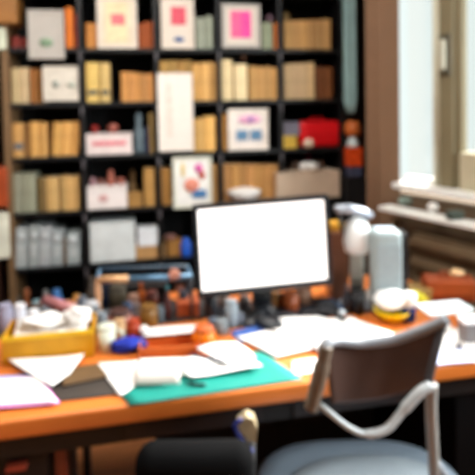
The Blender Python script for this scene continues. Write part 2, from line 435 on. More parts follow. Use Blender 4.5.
picture('framed_picture', 'white frame with pink smudge and two blue squares, third shelf', 'picture', 228, 109, 268, 151, mat((232, 222, 210), .6), mat((232, 222, 214), .6), [(238, 115, 261, 124, (226, 166, 196), 'o'), (247, 117, 254, 122, (160, 120, 180), 'o'), (236, 130, 247, 140, (92, 132, 164)), (250, 130, 261, 140, (92, 132, 164))], Y=YS+.012)
picture('framed_picture', 'leaning colourful abstract print in white frame behind monitor corner', 'picture', 173, 157, 212, 208, mat((214, 214, 196), .6), mat((240, 238, 232), .6), [(181, 162, 185, 177, (232, 206, 130), 'o'), (195, 164, 203, 173, (222, 90, 170), 'o'), (199, 171, 205, 180, (190, 80, 60), 'o'), (184, 178, 199, 192, (226, 142, 120), 'o'), (192, 190, 206, 198, (70, 120, 170))], Y=YS-.05, tilt=-.04, rim=.07)

# boxes, bags and ornaments on the shelves
def shelfbox(name, label, cat, row, x0, yt, x1, col, yb=None, depth=.16, Y=None, bev=.004, group=None, rz=0, zb=None):
    Y = YS+.015 if Y is None else Y; z = ROWZ[row] if zb is None else zb; xm = (x0+x1)/2; ym = (yt+rowpx[row])/2
    A = onY(x0, ym, Y).x; B = onY(x1, ym, Y).x; H = onY(xm, yt, Y).z-z
    t = thing(name, label, cat, ((A+B)/2, Y+depth/2, z), rz, group)
    m1 = mat(col, .6, .08, 12)
    MB().box((0, 0, H/2-.004), (B-A, depth, H-.008), m1, bev).build('body', t)
    MB().box((0, 0, H-.006), (B-A+.004, depth+.004, .012), m1, .002).build('lid', t)
    return t, B-A, H, depth
t, W_, H, d = shelfbox('storage_box', 'white box with red lettering strip on the third shelf, second bay', 'box', 2, 86, 134, 132, (232, 216, 212))
MB().box((.0, -d/2-.001, H*.55), (W_*.74, .003, H*.20), mat((226, 120, 130), .6, .4, 60)).build('print', t)
ztop = ROWZ[2]+H
def ornament(name, label, cat, px, py, z, Y, r, col, kind='blob', h=None, group=None, seed=1):
    p = onY(px, py, Y); b = MB(); m1 = mat(col, .45, .12, 20); h = h or r*2
    if kind == 'blob': b.blob((0, 0, h/2), (r, r, h/2), m1, 3, .10, seed)
    elif kind == 'jar': b.lathe([(r*.9, 0), (r, .1*h), (r, .72*h), (r*.62, .82*h), (r*.66, h)], (0, 0, 0), m1)
    elif kind == 'fig': b.lathe([(r*.8, 0), (r, .05*h), (r*.75, .3*h), (r*.9, .5*h), (r*.4, .68*h), (r*.62, .8*h), (r*.55, .93*h), (r*.1, h)], (0, 0, 0), m1)
    elif kind == 'box': b.box((0, 0, h/2), (r*2, r*1.4, h), m1, .003)
    return tag(b.build(name, loc=(p.x, Y, z)), label, cat, group)
ornament('ornament', 'small dark red ornament on the lettered white box, left one', 'ornament', 95, 130, ztop, YS+.09, .02, (150, 40, 34), h=.05)
ornament('ornament', 'wide reddish ornament on the lettered white box', 'ornament', 113, 130, ztop, YS+.09, .032, (146, 76, 62), h=.055, seed=3)
ornament('figurine', 'grey blue upright figurine beside the lettered white box', 'figurine', 139, 130, ROWZ[2], YS+.08, .035, (96, 112, 120), 'fig', .235)
ornament('figurine', 'small dark blue figurine right of grey figurine, third shelf', 'figurine', 147, 140, ROWZ[2], YS+.06, .014, (66, 70, 104), 'fig', .15)
ornament('ornament', 'brown figurine on the books of second shelf, fourth bay', 'figurine', 243, 60, ROWZ[1]+.232, YS+.10, .016, (110, 70, 46), 'fig', .035)
ornament('ornament', 'mauve ornament on the short books of the top shelf', 'ornament', 270, 20, ROWZ[0]+.160, YS+.10, .022, (120, 92, 108), h=.055)
ornament('ornament', 'olive tan ornament on the tan books of the top shelf', 'ornament', 286, 20, ROWZ[0]+.172, YS+.11, .022, (132, 108, 66), h=.06, seed=6)
# rightmost bay, third shelf: yellow box under grey box, red bag, white ball
t, W_, H, d = shelfbox('storage_box', 'small yellow box left of the red bag', 'box', 2, 284, 136, 297, (220, 184, 74), depth=.06, Y=YS+.0)
shelfbox('storage_box', 'grey box lying on top of the small yellow box', 'box', 2, 284, 122, 300, (120, 120, 136), depth=.1, zb=ROWZ[2]+H+.0005)
A = onY(301, 136, YS).x; B = onY(341, 136, YS).x; z = ROWZ[2]; Hh = onY(320, 121, YS).z-z
t = thing('handbag', 'bright red rounded bag on the third shelf of rightmost bay', 'bag', ((A+B)/2, YS+.07, z))
RED = mat((216, 14, 24), .45, .06)
MB().box((0, 0, Hh/2), (B-A, .13, Hh), RED, .028, seg=4).build('body', t)
MB().box((.01, -.062, Hh*.72), ((B-A)*.84, .012, Hh*.42), mat((226, 20, 30), .4, .05), .005).build('flap', t)
MB().tube([(-.05, 0, Hh-.004), (-.04, 0, Hh+.012), (0, 0, Hh+.018), (.04, 0, Hh+.012), (.05, 0, Hh-.004)], .004, RED).build('handle', t)
p = onY(309.5, 139, YS-.02)
t = thing('ball', 'white round ball in front of the red bag', 'ball', (p.x, YS-.006, ROWZ[2]))
MB().blob((0, 0, .028), (.034, .022, .028), mat((226, 206, 184), .4, .03), 3, .02).build('body', t)
# fourth shelf things
t, W_, H, d = shelfbox('storage_box', 'white box with a pink picture on the fourth shelf', 'box', 3, 87, 187, 127, (240, 230, 226), Y=YS-.005)
MB().lathe([(.96, 0), (1, .001), (.9, .002)], (0, 0, 0), mat((216, 170, 168), .6), M=Matrix.Translation((-.02, -d/2-.001, H*.5)) @ Matrix.Rotation(PI/2, 4, 'X') @ Matrix.Diagonal((.026, .02, 1, 1))).build('print', t)
zt = ROWZ[3]+H
for k, (px, r_, h_, col, lab) in enumerate([(93, .018, .045, (170, 130, 136), 'dusty pink ornament at left end on the pink picture box'), (101, .015, .04, (132, 82, 72), 'small brown ornament on the pink picture box'), (111, .026, .085, (170, 98, 80), 'tallest reddish brown figurine on the pink picture box'), (121, .022, .04, (156, 88, 72), 'low red brown ornament at right end of pink picture box')]):
    ornament('ornament', lab, 'ornament', px, 180, zt, YS+.07, r_, col, 'fig' if k == 2 else 'blob', h_, seed=k)
ornament('figurine', 'olive brown figurine right of the box with pink picture', 'figurine', 133, 190, ROWZ[3], YS+.12, .024, (118, 94, 62), 'fig', .20)
shelfbox('storage_box', 'small ochre box between white box and tan book', 'box', 3, 128, 193, 142, (166, 124, 66), depth=.06, Y=YS+.0)
ornament('jar', 'white capped small jar under the third shelf near tan book', 'jar', 161, 165, ROWZ[3]+.205, YS+.09, .014, (190, 190, 190), 'jar', .03)
# beige carton with white lump on the fourth shelf, rightmost bay
t, W_, H, d = shelfbox('carton', 'beige open carton on the fourth shelf of rightmost bay', 'box', 3, 277, 172, 340, (206, 184, 160), Y=YS-.02, depth=.22)
zt = ROWZ[3]+H
pb = onY(313, 182, YS-.03)
tag(MB().blob((0, 0, .026), (.062, .05, .026), PAPER, 3, .1, 4).build('cloth', loc=(pb.x, YS+.05, zt)), 'crumpled white cloth on the beige carton', 'cloth')
ornament('ornament', 'flat dark brown tray leaning behind the white cloth on carton', 'tray', 305, 172, zt, YS+.15, .10, (92, 72, 60), 'box', .05)
ornament('ball', 'small dark pink ball above beige carton, rightmost bay', 'ball', 308, 160, zt+.05, YS+.15, .018, (132, 14, 52), 'blob', .036)
# white dish on shelf seen above the monitor
p = onY(246, 192, YS-.03)
t = thing('bowl', 'wide white bowl above the monitor on the fourth shelf', 'bowl', (p.x, YS+.02, ROWZ[3]))
MB().lathe([(.04, 0), (.05, .006), (.085, .03), (.098, .055), (.094, .056), (.08, .034), (.045, .012), (.01, .01)], (0, 0, 0), WHITE, 28).build('body', t)
MB().lathe([(.094, 0), (.1, .004), (.085, .016), (.04, .026), (.005, .028)], (0, 0, .052), WHITE, 28).build('lid', t)
# fifth shelf
BAGC = (168, 176, 178)
for k, (x0, x1, yt) in enumerate([(14, 26, 229), (27, 38, 227), (38, 50, 228), (50, 62, 231), (66, 80, 234)]):
    Y = YS+.015; z = ROWZ[4]; A = onY(x0, 245, Y).x; B = onY(x1, 245, Y).x; H = onY(x0, yt, Y).z-z
    w_ = B-A-.003
    t = thing('file_folder', ['grey archive file with dark side at the left end, fifth shelf', 'grey archive file second from left, fifth shelf', 'grey archive file in the middle of the fifth shelf row', 'grey archive file leaning right, fourth of its row', 'pale grey archive file alone before the second bay'][k], 'file', ((A+B)/2, Y, z), rot=(0, .05 if k < 4 else 0, 0))
    MB().box((0, .1, H/2), (w_, .2, H), mat(jit(BAGC, .06, random.Random(k)), .5, .1), .004).build('cover', t)
    MB().lathe([(w_*.18, 0), (w_*.3, .001), (w_*.3, .003), (w_*.15, .004)], (0, 0, 0), mat((214, 220, 222), .3, metal=.2), M=Matrix.Translation((0, -.0, H*.78)) @ Matrix.Rotation(PI/2, 4, 'X')).build('finger_ring', t)
    MB().box((0, -.001, H*.42), (w_*.62, .003, H*.3), mat((190, 196, 196), .6)).build('spine_label', t)
books(0, 4, 63, 66, 240, 240, 1, (130, 96, 62), 'thin brown')
t, W_, H, d = shelfbox('storage_box', 'large white carton on the fifth shelf, second bay', 'box', 4, 90, 223, 135, (226, 232, 232))
t, W_, H, d = shelfbox('storage_box', 'brown box supporting a small white box, fifth shelf', 'box', 4, 136, 246, 165, (196, 150, 96), Y=YS+.02)
shelfbox('storage_box', 'small bright white box on the brown box, fifth shelf', 'box', 4, 138, 228, 162, (236, 240, 244), zb=ROWZ[4]+H+.001, depth=.1)
t, W_, H, d = shelfbox('storage_box', 'ochre box right of the stacked boxes, fifth shelf', 'box', 4, 168, 241, 182, (166, 116, 56), Y=YS+.03, depth=.08)
ornament('ornament', 'pinkish brown lump on the ochre box, fifth shelf', 'ornament', 170, 236, ROWZ[4]+H+.001, YS+.07, .035, (140, 100, 92), 'blob', .03)
ornament('tin', 'bright blue tin at the right end beside monitor, fifth shelf', 'tin', 186, 245, ROWZ[4], YS+.02, .03, (34, 92, 200), 'jar', .105)
# lowest visible shelf
for k, (px, r_, h_, col, kind, lab) in enumerate([
    (16, .03, .10, (72, 70, 66), 'jar', 'dark grey jar at the left end of lowest visible shelf'), (27, .024, .13, (112, 66, 40), 'fig', 'brown figurine on the lowest visible shelf'),
    (36, .03, .08, (110, 140, 150), 'jar', 'blue grey jar left on the lowest visible shelf'), (46, .026, .12, (96, 96, 96), 'fig', 'grey figurine between the blue jars, lowest visible shelf'),
    (57, .032, .115, (52, 92, 140), 'jar', 'blue jar on the lowest visible shelf'), (69, .02, .07, (150, 120, 90), 'jar', 'small beige jar on the lowest visible shelf'), (77, .026, .09, (176, 124, 60), 'jar', 'ochre jar on the lowest visible shelf, right end of bay'),
    (93, .03, .10, (58, 66, 84), 'jar', 'slate jar behind the metal rack, second bay'), (180, .04, .09, (92, 50, 36), 'jar', 'reddish brown jar beside monitor on lowest visible shelf')]):
    ornament('jar' if kind == 'jar' else 'figurine', lab, 'jar' if kind == 'jar' else 'figurine', px, 300, ROWZ[5], YS+.04, r_, tuple(min(235, int(v*1.35)) for v in col), kind, h_*1.45)

# ------------------------------------------------------------------ left of bookcase: side cabinet with things
X0 = POSTX[0]-.03
cab = thing('side_cabinet', 'dark wooden cabinet standing left of the bookcase', 'cabinet', (X0-.32, YS, 0))
DW = mat((66, 38, 26), .6, .2)
MB().box((.27, .14, 1.05), (.03, .28, 2.1), DW).build('side_panel', cab); MB().box((-.27, .14, 1.05), (.03, .28, 2.1), DW).build('side_panel', cab)
zsl = [.06, .45, .85, onY(3, 258, YS).z, onY(3, 207, YS).z, onY(3, 100, YS).z, onY(3, 50, YS).z, 2.1]
for z in zsl: MB().box((0, .14, z-.01), (.51, .27, .02), DW).build('shelf', cab)
MB().box((0, .28, 1.05), (.56, .01, 2.1), mat((30, 20, 16), .8)).build('back_panel', cab)
def sb(label, cat, name, x0, x1, yt, z, col, Y=YS-.02, depth=.18):
    A = onY(x0, yt+10, Y).x; B = onY(x1, yt+10, Y).x; H = onY((x0+x1)/2, yt, Y).z-z
    return tag(MB().box(((B-A)/2, depth/2, H/2), (B-A, depth, H), mat(col, .5, .15, 14), .008).build(name, loc=(A, Y, z)), label, cat)
sb('brown carton at the top left edge of the picture', 'box', 'carton', 2-30, 16, -6, onY(3, 24, YS).z, (150, 100, 46), Y=YS-.03)
sb('white green storage tin at left edge beside top shelf', 'tin', 'tin', -22, 5.5, 28, zsl[6], (196, 202, 180))
sb('orange brown crate at the left edge beside fourth shelf', 'crate', 'crate', -26, 7, 168, zsl[4], (164, 70, 32))
sb('white parcel at the left edge beside fifth shelf', 'parcel', 'parcel', -26, 8.5, 214, zsl[3], (232, 232, 214))
# narrow black stand right of bookcase with tins
xs0 = onY(346, 150, YS-.06).x; xs1 = onY(365, 150, YS-.06).x
st_ = thing('plinth', 'narrow black plinth between bookcase and pilaster', 'plinth', ((xs0+xs1)/2, YS-.02, 0))
zpl = onY(355, 177, YS-.06).z
MB().box((0, 0, zpl/2), (xs1-xs0+.01, .10, zpl), BLACK, .004).build('body', st_); MB().box((0, 0, zpl-.008), (xs1-xs0+.016, .11, .016), mat((26, 24, 26), .4), .003).build('top', st_)
xm = (xs0+xs1)/2; pxm = F/dep((xm, YS-.02, 1.4))
tag(MB().box((0, 0, .03), (.085, .08, .06), mat((66, 70, 92), .5, .3), .005).build('tin', loc=(xm, YS-.02, zpl)), 'dark blue tin at the base of the colourful stack', 'tin')
tag(MB().box((0, 0, .055), (.09, .08, .11), mat((214, 72, 18), .5, .35, 30), .006).build('tin', loc=(xm, YS-.02, zpl+.061)), 'orange and red tin in the stack beside the bookcase', 'tin')
tag(MB().lathe([(.03, 0), (.034, .01), (.03, .04), (.018, .05), (.02, .065)], (0, 0, 0), mat((206, 222, 222), .3)).build('jar', loc=(xm, YS-.02, zpl+.172)), 'white capped jar standing on the orange and red tin', 'jar')
tag(MB().lathe([(.03, 0), (.046, .02), (.05, .05), (.04, .08), (.02, .09)], (0, 0, 0), mat((196, 104, 46), .4, .4, 40)).build('pot', loc=(xm, YS-.02, zpl+.238)), 'orange brown pot topping the stack beside the bookcase', 'pot')
# pale blue cloth hanging between bookcase and pilaster
q0 = onY(343.5, 60, YS-.05); q1 = onY(357.5, 60, YS-.05); zc = onY(350, 113, YS-.05).z
P = []
for i in range(20):
    f = i/19; z = 2.78-(2.78-zc)*f; nar = 1 if f < .94 else 1-((f-.94)/.06)**2*.35
    P.append([(((q0.x+q1.x)/2)+(u-.5)*(q1.x-q0.x)*nar, YS-.05+.012*math.sin(u*14), z) for u in [k/10 for k in range(11)]])
tag(MB().grid(P, mat((150, 182, 182), .8, .1, 8), .004, normal=(0, 1, 0)).build('hanging_cloth'), 'pale blue green cloth hanging from ceiling beside the bookcase', 'cloth')

# ------------------------------------------------------------------ desk
XL, XR = -1.35, onZ(560, 372, TOP).x
WOOD = mat((204, 112, 44), .38, .18, 2.5, stretch=(1, 14, 1), spec=.5)
dk = thing('desk', 'long orange brown wooden desk with dark apron, covered in papers', 'desk', (0, YF, 0))
TH = .048
MB().box(((XL+XR)/2, .4, TOP-TH/2), (XR-XL, .8, TH), WOOD, .008, seg=3).build('desktop', dk)
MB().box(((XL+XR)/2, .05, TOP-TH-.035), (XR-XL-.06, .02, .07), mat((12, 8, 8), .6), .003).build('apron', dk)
lx = onY(61, 460, YF+.07).x
def leg(x, y, c): return MB().box((x, y, (TOP-TH)/2), (.028, .05, TOP-TH), c, .003).build('leg', dk)
leg(lx, .09, mat((104, 40, 22), .5)); leg(XL+.06, .72, mat((104, 40, 22), .5)); leg(XR-.06, .72, BLACK); leg(XR-.06, .09, BLACK); leg(lx, .72, BLACK)
pedx1 = lx-.02
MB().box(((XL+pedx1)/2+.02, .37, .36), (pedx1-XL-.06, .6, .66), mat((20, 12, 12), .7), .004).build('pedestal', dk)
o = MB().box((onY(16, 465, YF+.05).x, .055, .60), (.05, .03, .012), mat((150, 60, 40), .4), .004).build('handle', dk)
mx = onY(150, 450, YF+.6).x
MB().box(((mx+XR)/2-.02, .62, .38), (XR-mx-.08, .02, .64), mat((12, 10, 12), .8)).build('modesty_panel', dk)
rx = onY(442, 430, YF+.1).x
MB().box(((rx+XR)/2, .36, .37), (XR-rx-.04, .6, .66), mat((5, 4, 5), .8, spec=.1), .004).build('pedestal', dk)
for a_ in range(2):
    MB().box((lx+.35+a_*.45, .037, TOP-TH-.04), (.36, .01, .05), mat((22, 12, 12), .5), .003).build('drawer', dk)

def D(px, py, z=TOP): p = onZ(px, py, z); return Vector((p.x, p.y, z))
def sc(p): return dep(p)/F
LAY = [0]
def sheet(name, label, cat, quad, mt, lift=None, amp=.002, th=.0015, curl=None, seed=0, group=None):
    """quad: TL TR BR BL pixel corners seen on the desk plane"""
    LAY[0] += 1; z0 = TOP+.001+(lift if lift is not None else 0)
    c = [D(px, py, z0) for px, py in quad]; n = 14; r = random.Random(seed+LAY[0]); a, b = r.uniform(0, 6), r.uniform(0, 6); P = []
    for i in range(n+1):
        v = i/n; row = []
        for j in range(n+1):
            u = j/n; p = c[0].lerp(c[1], u).lerp(c[3].lerp(c[2], u), v)
            h_ = amp*(1+math.sin(5*u+a)*math.cos(4*v+b))
            if curl: h_ += curl(u, v)
            row.append((p.x, p.y, p.z+h_))
        P.append(row)
    return tag(MB().grid(P, mt, th).build(name), label, cat, group)
# desk mat and papers
mat_teal = mat((0, 126, 114), .6, .06)
sheet('desk_mat', 'teal green desk mat lying at the front edge of the desk', 'desk mat', [(98, 371), (262, 352), (303, 380), (130, 406)], mat_teal, 0, .0005, .003)
sheet('folder', 'dark grey folder under the papers on the desk left', 'folder', [(45, 384), (112, 371), (128, 394), (56, 402)], mat((58, 52, 48), .5), 0, .0005, .004)
sheet('notebook', 'brown notebook lying above the dark grey folder', 'notebook', [(62, 372), (98, 366), (108, 378), (62, 388)], mat((96, 72, 44), .6), .005, .0005, .008)
sheet('paper_sheet', 'white paper sheet below the yellow carton', 'paper', [(8, 361), (84, 355), (70, 374), (52, 387)], PAPER, .015, .002)
sheet('paper_sheet', 'pale blue edged paper under the pink sheet', 'paper', [(-25, 378), (36, 375), (52, 396), (-25, 398)], mat((90, 150, 214), .7), .001, .001)
sheet('paper_sheet', 'white paper sheet with a pink border at left desk edge', 'paper', [(-30, 381), (40, 377), (60, 404), (-30, 411)], mat((236, 150, 214), .7), .006, .001)
sheet('paper_sheet', 'white cover sheet lying on the pink sheet', 'paper', [(-30, 381), (37, 378), (57, 402), (-30, 407)], PAPER, .009, .001)
sheet('paper_sheet', 'long white paper crossing the left corner of the teal mat', 'paper', [(96, 365), (150, 360), (160, 372), (120, 396)], PAPER, .006, .002)
sheet('paper_sheet', 'white paper in the centre of the teal mat', 'paper', [(140, 366), (205, 357), (215, 371), (150, 380)], PAPER, .009, .002)
sheet('paper_sheet', 'white paper with wavy edge near the right of teal mat', 'paper', [(170, 362), (240, 353), (262, 368), (190, 378)], PAPER, .012, .003)
sheet('paper_sheet', 'crumpled white paper lying behind the pen', 'paper', [(196, 349), (236, 342), (256, 360), (226, 365)], PAPER, .022, .004)
sheet('paper_sheet', 'small white paper on the bare wood beside the mat', 'paper', [(292, 362), (330, 357), (330, 370), (292, 376)], PAPER, .0, .001)
sheet('paper_sheet', 'large white paper in front of the monitor, left sheet', 'paper', [(236, 338), (300, 325), (338, 344), (276, 358)], PAPER, .004, .003)
sheet('paper_sheet', 'large white paper behind the chair back', 'paper', [(286, 325), (350, 318), (398, 336), (318, 352)], PAPER, .008, .003)
sheet('paper_sheet', 'white paper nearest monitor stand with raised corner', 'paper', [(262, 322), (318, 316), (350, 328), (280, 336)], PAPER, .012, .004)
sheet('paper_sheet', 'blue tinted paper under the large white papers', 'paper', [(230, 332), (290, 318), (300, 330), (240, 344)], mat((60, 96, 170), .7), .001, .001)
sheet('paper_sheet', 'white paper with printed lines right of the chair', 'paper', [(438, 331), (462, 328), (478, 362), (430, 366)], PAPER, .0, .001)
sheet('paper_sheet', 'pale lilac paper at the desk edge right of the chair', 'paper', [(436, 352), (470, 349), (474, 362), (430, 366)], mat((196, 204, 236), .7), .004, .001)
sheet('paper_sheet', 'white paper at the right picture edge by grey box', 'paper', [(462, 342), (500, 338), (510, 356), (466, 358)], PAPER, .008, .001)
# rolled paper
def roll_paper():
    a = D(134, 384, TOP+.012); b = D(180, 383, TOP+.012); P = []; ax = b-a; nn = Vector((-ax.y, ax.x, 0)).normalized()
    for i in range(11):
        t_ = i/10*PI*1.05; P.append([tuple(a+ax*u+nn*(.05-.055*math.cos(t_)) + Vector((0, 0, .034*math.sin(t_)))) for u in [k/8 for k in range(9)]])
    tag(MB().grid(P, mat((232, 222, 214), .7, .03), .0015).build('curled_paper'), 'curled paper arching over the teal mat', 'paper')
roll_paper()
def bar(name, label, cat, a, b, z, r, col, part=None):
    pa, pb = D(*a, z), D(*b, z); return tag(MB().tube([pa, pa.lerp(pb, .08), pa.lerp(pb, .92), pb], [r*.4, r, r, r*.5], mat(col, .35)).build(name), label, cat)
bar('pen', 'dark pen lying on the papers of the teal mat', 'pen', (190, 354), (226, 362), TOP+.034, .005, (24, 34, 60))
bar('pen', 'black pen at the rim of the papers on the mat', 'pen', (186, 383), (206, 385), TOP+.010, .004, (10, 30, 30))
tag(MB().blob((0, 0, .006), (.010, .008, .006), mat((60, 66, 84), .4)).build('eraser', loc=D(459, 348, TOP+.006)), 'small dark eraser on the white paper right of chair', 'eraser')

# desk objects made of a box with a body and a lid
def dbox(name, label, cat, x0, yt, x1, yb, col, depth, rz=0, z=TOP, parts='lid', col2=None, bev=.004):
    p = D((x0+x1)/2, yb, z); k = sc(p); W_ = (x1-x0)*k; H = (yb-yt)*k*1.0
    ax = Vector((math.sin(YAW), math.cos(YAW), 0)); c = p+ax*depth/2
    t = thing(name, label, cat, (c.x, c.y, z), -YAW*.5+rz)
    m1 = mat(col, .55, .1, 14)
    if parts == 'lid':
        MB().box((0, 0, (H-.01)/2), (W_, depth, H-.01), m1, bev).build('body', t)
        MB().box((0, 0, H-.006), (W_+.004, depth+.004, .012), mat(col2 or col, .5, .08), .003).build('lid', t)
    elif parts == 'open':
        b = MB(); w2 = .004
        b.box((0, 0, w2/2), (W_, depth, w2), m1)
        for s in (-1, 1):
            b.box((s*(W_/2-w2/2), 0, H/2), (w2, depth, H), m1); b.box((0, s*(depth/2-w2/2), H/2), (W_-2*w2, w2, H), m1)
        b.build('body', t)
    return t, W_, H, c
# yellow carton with papers
t, W_, H, cc = dbox('carton', 'open yellow carton stuffed with white papers on the desk', 'box', 1, 333, 88, 362, (206, 146, 12), .13, z=TOP, parts='open', rz=.10)
MB().box((0, -.066, H-.006), (W_+.004, .004, .014), mat((236, 190, 30), .5), .001).build('rim', t)
rzc = t.rotation_euler.z
for k in range(5):
    b = MB(); r = random.Random(k); P = []
    for i in range(9):
        row = []
        for j in range(9):
            u, v = j/8, i/8
            row.append(((u-.5)*W_*.82, (v-.5)*.11, .008*k+H*.35+.012*math.sin(4*u+k)*math.cos(3*v)+.02*v*(k > 2)))
        P.append(row)
    o = b.grid(P, [PAPER, mat((236, 224, 186), .7), PAPER, mat((226, 190, 150), .7), PAPER][k], .002).build('paper_sheet')
    o.location = (cc.x, cc.y, TOP); o.rotation_euler = (0, 0, rzc+(k-2)*.012)
    tag(o, ['white paper at the bottom of the yellow carton', 'cream paper low in the yellow carton', 'white paper in the middle of the yellow carton', 'peach paper near the top of the yellow carton', 'topmost white paper sticking out of the yellow carton'][k], 'paper')
p = cc+Vector((W_*.30, .0, H-.014))
tag(MB().blob((0, 0, .03), (.038, .034, .03), PAPER, 3, .25, 3).build('crumpled_paper', loc=p), 'crumpled white paper ball on the right side of yellow carton', 'paper')
tag(MB().blob((0, 0, .02), (.06, .035, .018), PAPER, 3, .3, 8).build('crumpled_paper', loc=cc+Vector((-.02, .012, H-.012))), 'wide crumpled white paper in the middle of yellow carton', 'paper')
# things behind the carton
def djar(name, label, cat, px, yb, r_px, h_px, col, kind='jar', cap=None, z=TOP, seed=1):
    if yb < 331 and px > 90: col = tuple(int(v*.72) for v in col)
    p = D(px, yb, z); k = sc(p); r = r_px*k; h_ = h_px*k; t = thing(name, label, cat, p+Vector((0, r, 0)))
    m1 = mat(col, .4, .08)
    prof = {'jar': [(r*.92, 0), (r, .06*h_), (r, .8*h_), (r*.8, .86*h_)], 'cup': [(r*.75, 0), (r*.8, .03*h_), (r, .86*h_), (r*.9, .86*h_)],
            'bottle': [(r, 0), (r, .55*h_), (r*.45, .72*h_), (r*.4, .86*h_)]}[kind]
    MB().lathe(prof, (0, 0, 0), m1).build('body', t)
    rr = prof[-1][0]
    MB().lathe([(rr, 0), (rr*1.12, .01*h_), (rr*1.12, .12*h_), (rr*.8, .14*h_)], (0, 0, .86*h_), mat(cap or col, .4)).build('lid', t)
    return t
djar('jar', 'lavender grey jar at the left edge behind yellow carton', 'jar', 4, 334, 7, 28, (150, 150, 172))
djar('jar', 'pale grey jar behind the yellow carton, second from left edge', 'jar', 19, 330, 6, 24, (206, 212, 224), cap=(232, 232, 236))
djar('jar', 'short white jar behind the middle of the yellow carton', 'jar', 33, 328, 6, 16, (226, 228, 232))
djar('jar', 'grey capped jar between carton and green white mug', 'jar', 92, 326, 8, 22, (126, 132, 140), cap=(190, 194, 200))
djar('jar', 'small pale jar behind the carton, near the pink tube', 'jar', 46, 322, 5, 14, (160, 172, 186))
djar('bottle', 'beige bottle beside the metal rack leg', 'bottle', 92, 312, 5, 34, (112, 98, 86), 'bottle')
dbox('organiser', 'dark grey low box behind the yellow carton, desk back left', 'box', 28, 310, 90, 322, (34, 32, 34), .06)
a = D(46, 300, TOP+.066); b = D(72, 309, TOP+.066)
t = thing('tube', 'dusty pink cardboard tube lying across the back of carton', 'tube', a)
MB().tube([(0, 0, 0), tuple(b-a)], .018, mat((176, 116, 118), .6)).build('body', t); MB().tube([tuple((b-a)*.98), tuple((b-a)*1.04)], .0195, mat((206, 170, 166), .5)).build('cap', t)
# cup, blue cloth, brown pots
sheet('darkening_sheet', 'dark grey sheet darkening the back of the desk under the jars, left half', 'dark sheet', [(60, 304), (205, 299), (208, 318), (70, 338)], mat((30, 27, 28), .6), 0, .0004, .002)  # three dark sheets added to darken the desktop at the back
sheet('darkening_sheet', 'dark sheet darkening the desk behind the yellow carton at left edge', 'dark sheet', [(-40, 308), (58, 304), (60, 335), (-40, 340)], mat((34, 28, 26), .6), 0, .0004, .002)
sheet('darkening_sheet', 'dark blue grey sheet darkening the desk under the monitor foot', 'dark sheet', [(212, 304), (340, 297), (348, 314), (222, 330)], mat((24, 28, 36), .5), 0, .0004, .002)
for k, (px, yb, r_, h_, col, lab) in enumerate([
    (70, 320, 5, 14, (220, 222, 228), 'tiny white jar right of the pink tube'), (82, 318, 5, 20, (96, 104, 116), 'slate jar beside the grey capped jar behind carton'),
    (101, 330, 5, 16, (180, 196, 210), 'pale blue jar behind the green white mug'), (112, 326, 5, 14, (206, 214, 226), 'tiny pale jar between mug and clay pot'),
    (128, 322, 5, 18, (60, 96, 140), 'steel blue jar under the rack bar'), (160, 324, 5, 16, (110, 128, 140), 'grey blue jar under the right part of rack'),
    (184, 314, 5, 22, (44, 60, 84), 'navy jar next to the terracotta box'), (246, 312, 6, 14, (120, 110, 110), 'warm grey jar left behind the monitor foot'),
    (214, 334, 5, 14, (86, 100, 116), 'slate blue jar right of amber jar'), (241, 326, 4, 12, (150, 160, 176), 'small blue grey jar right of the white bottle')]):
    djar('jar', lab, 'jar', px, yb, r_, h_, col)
t = djar('mug', 'pale green white mug right of the yellow carton', 'mug', 107, 354, 9, 26, (214, 222, 206), 'cup')
MB().tube([(.03, 0, .02), (.048, 0, .03), (.05, 0, .05), (.03, 0, .062)], .004, mat((214, 222, 206), .4)).build('handle', t)
def cloth(name, label, cat, px, py, rpx, col, h=.02, z=TOP, seed=2, ry=.7, amp=.2):
    p = D(px, py, z); k = sc(p); return tag(MB().blob((0, 0, h), (rpx*k, rpx*k*ry, h), mat(col, .8, .15), 3, amp, seed).build(name, loc=p), label, cat)
cloth('cloth', 'deep blue crumpled cloth beside the green white mug', 'cloth', 126, 352, 15, (20, 44, 160), .022, ry=.5)
cloth('cloth', 'small blue rag right of the blue cloth', 'cloth', 138, 350, 9, (30, 70, 170), .018, seed=5)
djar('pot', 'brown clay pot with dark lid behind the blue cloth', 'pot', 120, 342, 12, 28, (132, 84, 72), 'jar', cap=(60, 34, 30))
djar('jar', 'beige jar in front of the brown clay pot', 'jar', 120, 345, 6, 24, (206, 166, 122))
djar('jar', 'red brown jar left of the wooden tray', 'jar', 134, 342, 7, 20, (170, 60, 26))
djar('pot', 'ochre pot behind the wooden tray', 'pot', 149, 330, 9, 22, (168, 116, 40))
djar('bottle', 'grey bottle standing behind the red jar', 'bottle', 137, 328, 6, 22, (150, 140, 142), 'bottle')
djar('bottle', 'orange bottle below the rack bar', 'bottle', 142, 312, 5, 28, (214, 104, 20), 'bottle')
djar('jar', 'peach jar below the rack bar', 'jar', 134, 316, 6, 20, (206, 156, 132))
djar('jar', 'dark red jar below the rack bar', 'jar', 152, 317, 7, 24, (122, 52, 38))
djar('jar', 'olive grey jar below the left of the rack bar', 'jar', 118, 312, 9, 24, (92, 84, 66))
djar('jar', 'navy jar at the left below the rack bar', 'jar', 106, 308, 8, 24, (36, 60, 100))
djar('bottle', 'slim dark bottle with red label under the right rack end', 'bottle', 168, 322, 4, 36, (96, 56, 58), 'bottle', cap=(40, 100, 110))
